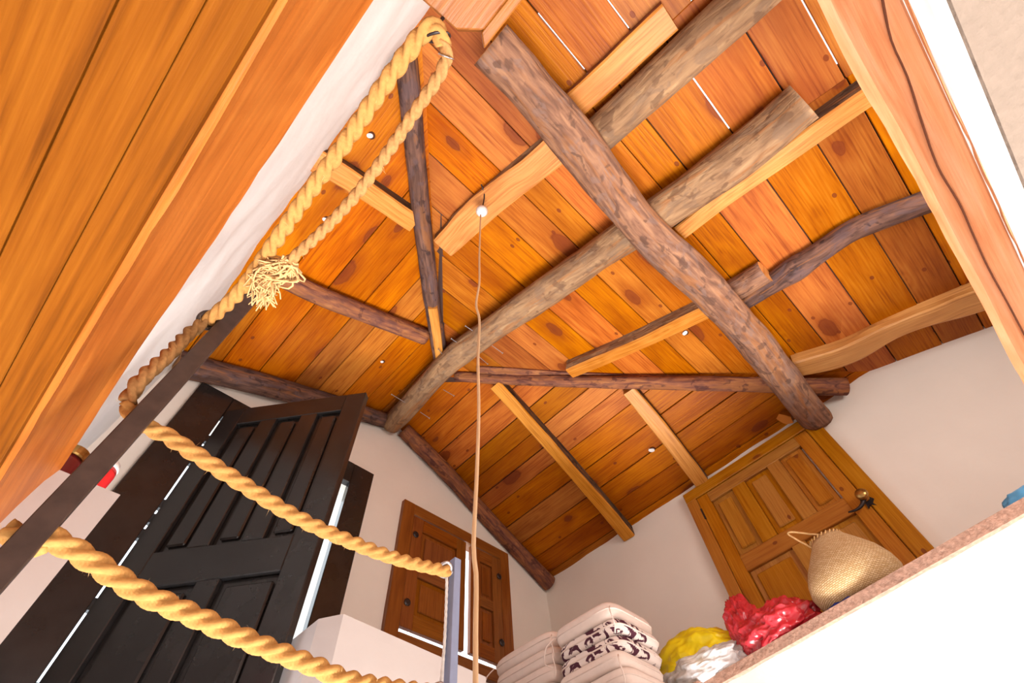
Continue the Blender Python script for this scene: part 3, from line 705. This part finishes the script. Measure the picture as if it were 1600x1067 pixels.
rf('rafter', [(890, 585), (960, 556), (1040, 520), (1125, 480)], R2, .078, .088, 'half-round rafter with a pointed pale end over the red-brown hip log', 77, be=M['greylog'])
rf('rafter', [(1245, 578), (1330, 552), (1420, 512), (1530, 468)], R2, .125, .06, 'light yellow waney rafter just above the right wall', 78, wav=.010, be=M['cut'], ex=.15, bulge=lambda t: .35 * math.sin(t * 9))
b_ = [R2(u, v, .07) for u, v in ((925, 222), (1050, 108), (1168, 0), (1210, -40))]
lg('rafter', b_, .072, M['greylog'], 'thick smooth grey-brown log at the top running out of the picture', 79, amp=.05, flat=.95)
e_ = [R2(u, v, .045) for u, v in ((1155, 474), (1210, 440), (1270, 402), (1330, 362), (1390, 337), (1475, 306), (1530, 280))]
lg('rafter', e_, .046, M['darklog'], 'slender crooked dark log between the squared rafter and the yellow rafter', 81, amp=.13, knob=[(.3, .25, .07)])
e2 = [R2(u, v, .05) for u, v in ((1120, 468), (1160, 446), (1196, 424))]
lg('rafter', e2, .056, M['log'], 'short round log stub with a sawn end beside the slender dark log', 82, amp=.05)
j_ = [R3(u, v, .05) for u, v in ((425, 425), (500, 462), (580, 494), (664, 526))]
lg('rafter', j_, .048, M['redlog'], 'reddish log rafter left of the purplish hip log, near the frayed rope end', 83, amp=.07)
v, f = lathevf([(.035, 0), (.03, .05), (.018, .11)], AY(1226, 655, 2.40) , 7, wob=lambda a, z: .3 * math.sin(2 * a), axis=(.3, .5, .6))
tag(mk('wood_chip', v, f, M['cut']), 'light broken stub of wood under the thick log end beside the door top', 'wood', None)
# timber at the top of the picture, carrying the rope ring
tp = thing('timber_beam', 'smooth orange timber end at the top centre edge that carries the iron ring', 'beam', (.4, -.06, .93))
def hprism(name, poly, z0, z1, m, par):
    x0, y0 = poly[0]; W = Matrix.Translation((x0, y0, z0)); n = len(poly)
    v = [(x - x0, y - y0, h) for h in (0, z1 - z0) for x, y in poly]
    f = [tuple(range(n))[::-1], tuple(range(n, 2 * n))] + [(i, (i + 1) % n, (i + 1) % n + n, i + n) for i in range(n)]
    return bevel(mk(name, v, f, m, par, world=W), .002, 1)
hprism('main_timber', [(-.012, -.16), (1.3, -.16), (1.3, -.0125), (.030, -.0125), (0, -.0455)], .93, 1.05, M['post'], tp)
hprism('side_board', [(.026, -.0125), (1.3, -.0125), (1.3, .0065), (.012, .0065)], .945, 1.03, M['post'], tp)

# ================================================================ RAILING AND ROPES
NX, NY = -.75, -.055
post = thing('railing_post', 'dark brown square metal post close by on the left, ropes tied to it', 'post', (NX, NY, ST))
nb = mk('shaft', *boxvf(NX - .0155, NX + .0155, NY - .0155, NY + .0155, ST, 1.22), M['iron'], post); bevel(nb, .0015, 1)
def eye(z, par, x, y, dirn, R=.017, m=None):
    dirn = V(dirn).normalized(); c = V((x, y, z)) + dirn * (R + .014)
    a = torusvf(c, V((0, 0, 1)).cross(dirn) * 0 + V((dirn.y, -dirn.x, .9)), R, .0048); b = tubevf([V((x, y, z)), c - dirn * R], .0048, 8, .01)
    v, f = merge([a, b]); return mk('eyelet', v, f, m or M['iron'], par, smooth=True)
eye(.905, post, NX, NY, (.1, -1, 0))
FX, FY = -.79, .636
post2 = thing('railing_post', 'slim blue-grey metal post in front of the wooden shutters', 'post', (FX, FY, ST))
nb = mk('shaft', *boxvf(FX - .0095, FX + .0095, FY - .0095, FY + .0095, ST, .680), M['blueiron'], post2); bevel(nb, .001, 1)
eye(.645, post2, FX, FY, (0, -1, 0), R=.014, m=M['steel']); eye(.405, post2, FX, FY, (0, -1, 0), R=.014, m=M['steel'])
def ropeprof(R, pitch, ns=3, k=24):
    def f(u, L):
        out = []; tw = 2 * math.pi * u / pitch
        for j in range(k):
            a = -2 * math.pi * j / k; b = (a - tw) % (2 * math.pi / ns) - math.pi / ns
            d, rr = .53 * R, .475 * R
            q = d * math.cos(b) + math.sqrt(max(1e-9, rr * rr - (d * math.sin(b)) ** 2))
            out.append((math.cos(a) * q, math.sin(a) * q))
        return out
    return f
def rope(name, pts, R, m, label, pitch=None, group=None, parent=None, fuzz=60):
    v, f, uv, mi = sweepvf(pts, ropeprof(R, pitch or R * 6.5), .0045, transport=True)
    if parent is not None: return mk(name, v, f, m, parent, smooth=True)
    o = tag(mk(name, v, f, m, smooth=True), label, 'rope', group)
    P, L = resample(pts, .01); fz = []
    for _ in range(fuzz):
        p = random.choice(P); d = V([random.gauss(0, 1) for _ in range(3)]).normalized()
        p = p + d * R * .85; e = (d + V([random.gauss(0, .8) for _ in range(3)])).normalized() * random.uniform(.006, .015)
        fz.append(([p, p + V((.0005, .0005, 0)), p + e], [(0, 1, 2)]))
    if fz: v, f = merge(fz); tag(mk('loose_fibre', v, f, M['fray'], o), kind='stuff')
    return o
RG = 'thick railing ropes'
# horizontal top rope: from the ring on the timber post back to the eye of the near post, then down behind the post and across
HZ = .90
up1 = [AZ(692, 72, HZ + .0), AZ(684, 45, HZ), AZ(665, 48, HZ), AZ(635, 85, HZ), AZ(592, 145, HZ), AZ(540, 222, HZ), AZ(480, 305, HZ), AZ(425, 385, HZ), AZ(375, 455, HZ), AZ(346, 494, HZ)]
up1[-1] = V((NX + .003, NY - .030, .905))
dn = [V((NX - .012, NY - .040, .86)), V((NX - .005, NY - .038, .78)), V((NX - .003, NY - .040, .69))]
ring1 = [V((NX - .015, NY - .032, .648)), V((NX - .020, NY + .0, .628)), V((NX - .012, NY + .045, .622))]
def yo(u, v, t): # point on the vertical sheet between the two posts
    r = ray(u, v); # plane through both posts
    n = V((FY - NY, -(FX - NX), 0)); d = n.dot(V((NX, NY, 0))); return r * (d / r.dot(n))
across = [yo(300, 706, 0), yo(380, 757, 0), yo(460, 806, 0), yo(540, 843, 0), yo(620, 873, 0), yo(700, 893, 0)]
rope('rope', up1, .0150, M['rope'], 'upper rope strand from the ring at the top down to the dark post', fuzz=80)
rope('rope', [up1[-1] + V((0, 0, .01))] + dn + ring1[:1], .0140, M['ropedark'], 'shaded rope length running down along the dark metal post', fuzz=40)
rope('rope', ring1 + across, .0138, M['rope'], 'upper of the two ropes stretched from dark post to blue-grey post', fuzz=90)
low = [V((NX - .02, NY - .03, .41)), V((NX - .018, NY + .01, .405)), yo(72, 838, 0), yo(130, 868, 0), yo(220, 925, 0), yo(310, 965, 0), yo(400, 1005, 0), yo(490, 1040, 0), yo(560, 1066, 0), V((FX, FY - .02, .405))]
rope('rope', low, .0143, M['rope'], 'lower and nearer of the two ropes stretched across in front of the black door', fuzz=90)
stub = [V((NX - .02, NY - .03, .41)), V((NX - .05, NY - .055, .39)), V((NX - .10, NY - .075, .35)), V((NX - .14, NY - .09, .30))]
# returning strand with the frayed end
s2 = [AZ(684, 52, HZ + .004), AZ(696, 72, HZ - .002), AZ(697, 92, HZ - .005), AZ(684, 122, HZ - .01), AZ(655, 165, HZ - .01), AZ(610, 232, HZ - .01), AZ(560, 300, HZ - .01), AZ(505, 360, HZ - .01), AZ(452, 408, HZ - .01)]
r2 = rope('rope', s2, .0112, M['ropedark'], 'thinner returning rope strand that ends in a frayed tuft', fuzz=50)
w_, f_ = merge([torusvf(AZ(697, 88, HZ - .004) + V((0, 0, -.000 + .0015 * i)), (AZ(690, 110, HZ) - AZ(697, 80, HZ)), .0118, .0011) for i in range(-3, 4)])
mk('binding_wire', w_, f_, M['steel'], r2, smooth=True)
fz = []
c0 = AZ(450, 408, HZ - .01); c1 = AZ(420, 425, HZ - .01); c2 = AZ(412, 462, HZ - .02)
for k in range(190):
    j = lambda s: V([random.gauss(0, s) for _ in range(3)])
    if k < 120: pts = [c0 + j(.004), c1 + j(.010), c1.lerp(c2, .4) + j(.012), c2 + j(.013)]
    else: pts = [c0 + j(.006), c0 + V((-.02, .01, 0)) + j(.012), c1 + j(.014), c1 + V((.012, 0, -.004)) + j(.014)]
    fz.append(tubevf(pts, .0026, 4, .012, r1=.0012))
v, f = merge(fz); tag(tag(mk('frayed_end', v, f, M['fray'], r2, smooth=True), 'loose pale fibres'), kind='stuff')
# iron ring on the timber post
rc = AZ(684, 58, HZ + .006)
v, f = merge([torusvf(rc, (.6, -.75, .3), .019, .0026), tubevf([rc + V((.012, -.012, .01)), V((.0, -.07, .935)), V((.03, -.07, .96))], .003, 8, .01)])
tag(mk('iron_ring', v, f, M['darkiron'], smooth=True), 'small dark iron ring holding the rope loop on the timber post', 'ring')
# thin white braid hanging from the slim post
v_ = [V((FX - .004, FY - .020, .640)), V((FX - .006, FY - .016, .60)), V((FX - .006, FY - .014, .50)), V((FX - .005, FY - .018, .42)), V((FX - .005, FY - .018, .30))]
rope('cord', v_, .0034, M['braid'], 'thin white braided cord hanging down beside the blue-grey post', fuzz=0, pitch=.02)
# ---- hanging flex with ball
cx = AX(753, 330, -.43)
lc = thing('pull_cord', 'long beige cord hanging straight down from a white ball under the roof', 'cord', (cx.x, cx.y, -.3))
pc = [AX(u, v, -.43) for u, v in ((751, 336), (749, 400), (749, 440), (744, 475), (749, 500), (747, 560), (748, 640), (745, 740), (740, 850), (744, 900), (743, 990), (743, 1066))]
pc.append(V((pc[-1].x, pc[-1].y, -.3)))
tube('flex', pc, .0031, M['cord'], lc, k=8, step=.02)
v, f = lathevf([(.004, -.026), (.014, -.022), (.022, -.012), (.0265, 0), (.022, .012), (.014, .022), (.004, .026)], cx, 20); mk('ball', v, f, M['whiteplastic'], lc, smooth=True)
tube('hanging_wire', [cx + V((0, 0, .02)), R2(757, 305, .06), R2(752, 288, .05)], .003, M['darkiron'], lc, k=6)

# ================================================================ THINGS ON THE LOFT FLOOR
def cushion(xa, xb, ya, yb, z0, h, m, label, seed, side=None, ties=True):
    cx_, cy_ = (xa + xb) / 2, (ya + yb) / 2; n, kz = 15, 8
    t = thing('cushion', label, 'cushion', (cx_, cy_, z0), 'stacked seat cushions')
    vs, fs = [], []; a, b = (xb - xa) / 2, (yb - ya) / 2
    K = 48
    for i in range(kz + 1):
        ph = -math.pi / 2 + math.pi * i / kz
        zz = math.copysign(abs(math.sin(ph)) ** .85, math.sin(ph)); rr = .86 + .14 * abs(math.cos(ph)) ** .8 if i not in (0, kz) else .7
        for j in range(K):
            th = 2 * math.pi * j / K; c, s = math.cos(th), math.sin(th)
            x = math.copysign(abs(c) ** .30, c); y = math.copysign(abs(s) ** .30, s)
            w_ = noise.noise(V((x * 2, y * 2, seed))) * .02 + noise.noise(V((x * 6, y * 6, seed + zz))) * .008
            vs.append((cx_ + x * a * rr * (1 + w_), cy_ + y * b * rr * (1 + w_), z0 + h / 2 + zz * h / 2 * (1 + w_ * 3)))
    for i in range(kz):
        for j in range(K): fs.append((i * K + j, i * K + (j + 1) % K, (i + 1) * K + (j + 1) % K, (i + 1) * K + j))
    fs.append(tuple(range(K))[::-1]); fs.append(tuple(kz * K + j for j in range(K)))
    mk('cover', vs, fs, m, t, smooth=True)
    pts = []
    for j in range(K + 1):
        th = 2 * math.pi * j / K; c, s = math.cos(th), math.sin(th)
        pts.append((cx_ + math.copysign(abs(c) ** .30, c) * a * 1.0, cy_ + math.copysign(abs(s) ** .30, s) * b * 1.0, z0 + h / 2))
    tube('piping', pts, .003, side or M['canvas'], t, k=6, step=.015)
    if ties:
        for (px_, py_, dx) in ((xb - .01, ya + .004, .01), (xa + .01, ya + .004, -.03)):
            zt = z0 + h * .5
            tube('tie', [(px_, py_, zt), (px_ + dx, py_ - .02, zt - .03), (px_ + dx * 1.6, py_ - .018, zt - .08), (px_ + dx * .4, py_ - .012, zt - .105)], .0025, M['canvas'], t, k=6)
    return t
names = ['topmost plain cream cushion of the taller stack', 'second cushion of the taller stack, cream with dark flowers', 'third cushion of the taller stack, cream with dark flowers', 'fourth cushion of the taller stack, plain cream', 'lowest cushion of the taller stack']
zt = [.958, .902, .846, ZF - .010, ]; 
zt = [.962, .908, .854, .800, .740, .680]; hh = [.066, .054, .054, .054, .060, .060]
mats_ = [M['canvas'], M['floral'], M['floral'], M['canvas'], M['canvas'], M['canvas']]
names[3:] = ['fourth cushion from the top of the taller stack, plain cream', 'fifth cushion from the top of the taller stack, plain cream', 'bottom cushion of the taller stack, plain cream']
for k in range(6):
    dx = (0, .008, -.004, -.012, 0, .005)[k]; dy = (0, .006, .012, .0, .01, 0)[k]
    cushion(-1.318 + dx, -1.0 + dx, 1.577 + dy, 1.87 + dy, zt[k], hh[k], mats_[k], names[k], k * 3.1, ties=k in (0, 3))
zt = [1.002, .937, .872, .807, .743, .680]
for k in range(6):
    dx = (-.01, -.005, -.01, -.02, -.01, 0)[k]
    cushion(-1.70 + dx, -1.325 + dx, 1.61 - .008 * k, 1.90 - .01 * k, zt[k], (.066, .064, .064, .064, .063, .062)[k], M['canvas'],
            ['topmost cushion of the lower left stack, beside the shutters', 'second cushion from the top of the lower left stack', 'third cushion from the top of the lower left stack', 'fourth cushion from the top of the lower left stack', 'fifth cushion from the top of the lower left stack', 'bottom cushion of the lower left stack'][k], 20 + k, ties=k < 2)
def blob(name, c, r, m, seed, crease=.12, freq=3.0, fold=.0, n=6, parent=None):
    crease *= .62; fold *= .5
    bm = bmesh.new(); bmesh.ops.create_icosphere(bm, subdivisions=n, radius=1)
    vs = []
    for v in bm.verts:
        p = v.co.normalized()
        d = 1 + crease * noise.noise(p * freq + V((seed, 0, 0))) * 1.4 - crease * .9 * abs(noise.noise(p * freq * 1.9 + V((0, seed, 0)))) + crease * .08 * noise.noise(p * freq * 4.5 + V((0, 0, seed)))
        d += fold * math.sin(9 * math.atan2(p.y, p.x) + 3 * p.z) * (1 - abs(p.z)) 
        z = p.z * d
        if z < -.62: z = -.62 + (z + .62) * .06
        vs.append(V((c[0] + p.x * d * r[0], c[1] + p.y * d * r[1], c[2] + (z + .62) * r[2])))
    bm.verts.ensure_lookup_table(); fs = [tuple(v.index for v in f.verts) for f in bm.faces]; bm.free()
    return mk(name, vs, fs, m, parent, smooth=True)
yb = thing('yellow_bag', 'full bright yellow plastic bag between the cushions and the red bag', 'bag', (-.90, 2.06, ZF))
blob('bag_body', (-.965, 2.045, ZF), (.21, .10, .135), M['yellow'], 3, .16, 2.6, .018, parent=yb)
v, f = tubevf([(-1.12, 2.02, .90), (-1.16, 2.0, .875), (-1.19, 1.97, .865)], .012, 8, .01, r1=.004); mk('tied_corner', v, f, M['yellow'], yb, smooth=True)
cb = blob('clear_bag', (-.93, 1.985, ZF), (.20, .055, .070), M['clearbag'], 9, .22, 3.2); tag(cb, 'crumpled clear plastic bag in front of the yellow bag', 'bag')
rb = thing('red_bag', 'glossy red plastic bag between the yellow bag and the straw basket', 'bag', (-.6, 2.06, ZF))
blob('bag_body', (-.575, 1.99, ZF), (.155, .085, .090), M['redbag'], 14, .3, 3.0, .02, parent=rb)
blob('bag_top', (-.700, 2.03, ZF), (.080, .065, .150), M['redbag'], 17, .25, 3.4, .02, parent=rb)
# basket
bc = V((-.262, 1.985, ZF + .012))
bk = thing('straw_basket', 'woven straw basket with a thin loop handle standing before the wooden door', 'basket', bc)
prf = [(.095, .0), (.120, .010), (.142, .035), (.150, .065), (.143, .10), (.124, .140), (.101, .172), (.080, .20), (.064, .220), (.055, .238), (.052, .234), (.058, .215), (.09, .16), (.13, .09), (.12, .02)]
vs, fs, uv = [], [], []; K = 64; accz = 0
for i, (r, z) in enumerate(prf):
    for j in range(K):
        a = 2 * math.pi * j / K; rr = r * (1 + .025 * noise.noise(V((math.cos(a), math.sin(a), z * 9)))) ; vs.append((bc.x + rr * math.cos(a) * 1.05, bc.y + rr * math.sin(a) * .85, bc.z + z * (1 + .02 * math.cos(a))))
for i in range(len(prf) - 1):
    dl = math.hypot(prf[i + 1][0] - prf[i][0], prf[i + 1][1] - prf[i][1])
    for j in range(K):
        fs.append((i * K + j, i * K + (j + 1) % K, (i + 1) * K + (j + 1) % K, (i + 1) * K + j)); u0, u1 = j / K * .84, (j + 1) / K * .84
        uv.append([(u0, accz), (u1, accz), (u1, accz + dl), (u0, accz + dl)])
    accz += dl
fs.append(tuple(range(K))[::-1]); uv.append([(0, 0)] * K)
mk('basket_body', vs, fs, M['straw'], bk, smooth=True, uvs=uv)
tz = bc.z + .233
rope('handle', [bc + V((-.056, -.02, .222)), bc + V((-.080, -.03, .262)), bc + V((-.100, -.035, .302)), bc + V((-.080, -.033, .300)), bc + V((-.036, -.03, .268)), bc + V((.0, -.035, .240))], .0036, M['fray'], None, parent=bk, pitch=.015)
v, f = merge([tubevf([(bc.x + .057 * math.cos(a) * 1.05, bc.y + .057 * math.sin(a) * .85, tz - .003), (bc.x + .057 * math.cos(a + .16) * 1.05, bc.y + .057 * math.sin(a + .16) * .85, tz + .009)], .0026, 5, .01) for a in [i * 2 * math.pi / 24 for i in range(24)]])
mk('rim_stitching', v, f, M['fray'], bk, smooth=True)
bb = blob('blue_cloth', (-.31, 1.945, ZF), (.085, .045, .020), M['blue'], 23, .25, 3, n=4); tag(bb, 'folded dark blue cloth under the front of the straw basket', 'cloth')
b2 = blob('blue_bag', (.30, 1.90, ZF), (.09, .05, .045), M['cyan'], 29, .2, 3, n=4); tag(b2, 'light blue plastic bag at the far right end of the floor edge', 'bag')
# things on the wall stub behind the near post
v, f = lathevf([(.028, 0), (.031, .005), (.031, .15), (.029, .165)], (-1.40, -.082, ZF), 24); 
bt = thing('red_bottle', 'red plastic bottle with a white rounded top behind the dark post', 'bottle', (-1.40, -.072, ZF))
mk('bottle_body', v, f, M['red'], bt, smooth=True)
v, f = lathevf([(.0295, .165), (.030, .172), (.026, .186), (.014, .195), (.004, .197)], (-1.40, -.082, ZF), 24); mk('bottle_top', v, f, M['whiteplastic'], bt, smooth=True)
jr = thing('jar', 'dark red jar with a yellowish lid left of the dark post', 'jar', (-1.34, -.155, ZF))
v, f = lathevf([(.028, 0), (.032, .01), (.032, .11), (.026, .125)], (-1.36, -.155, ZF), 20); mk('jar_body', v, f, M['darkred'], jr, smooth=True)
v, f = lathevf([(.030, .125), (.031, .13), (.031, .150), (.027, .153)], (-1.36, -.155, ZF), 20); mk('lid', v, f, M['brass'], jr, smooth=False)
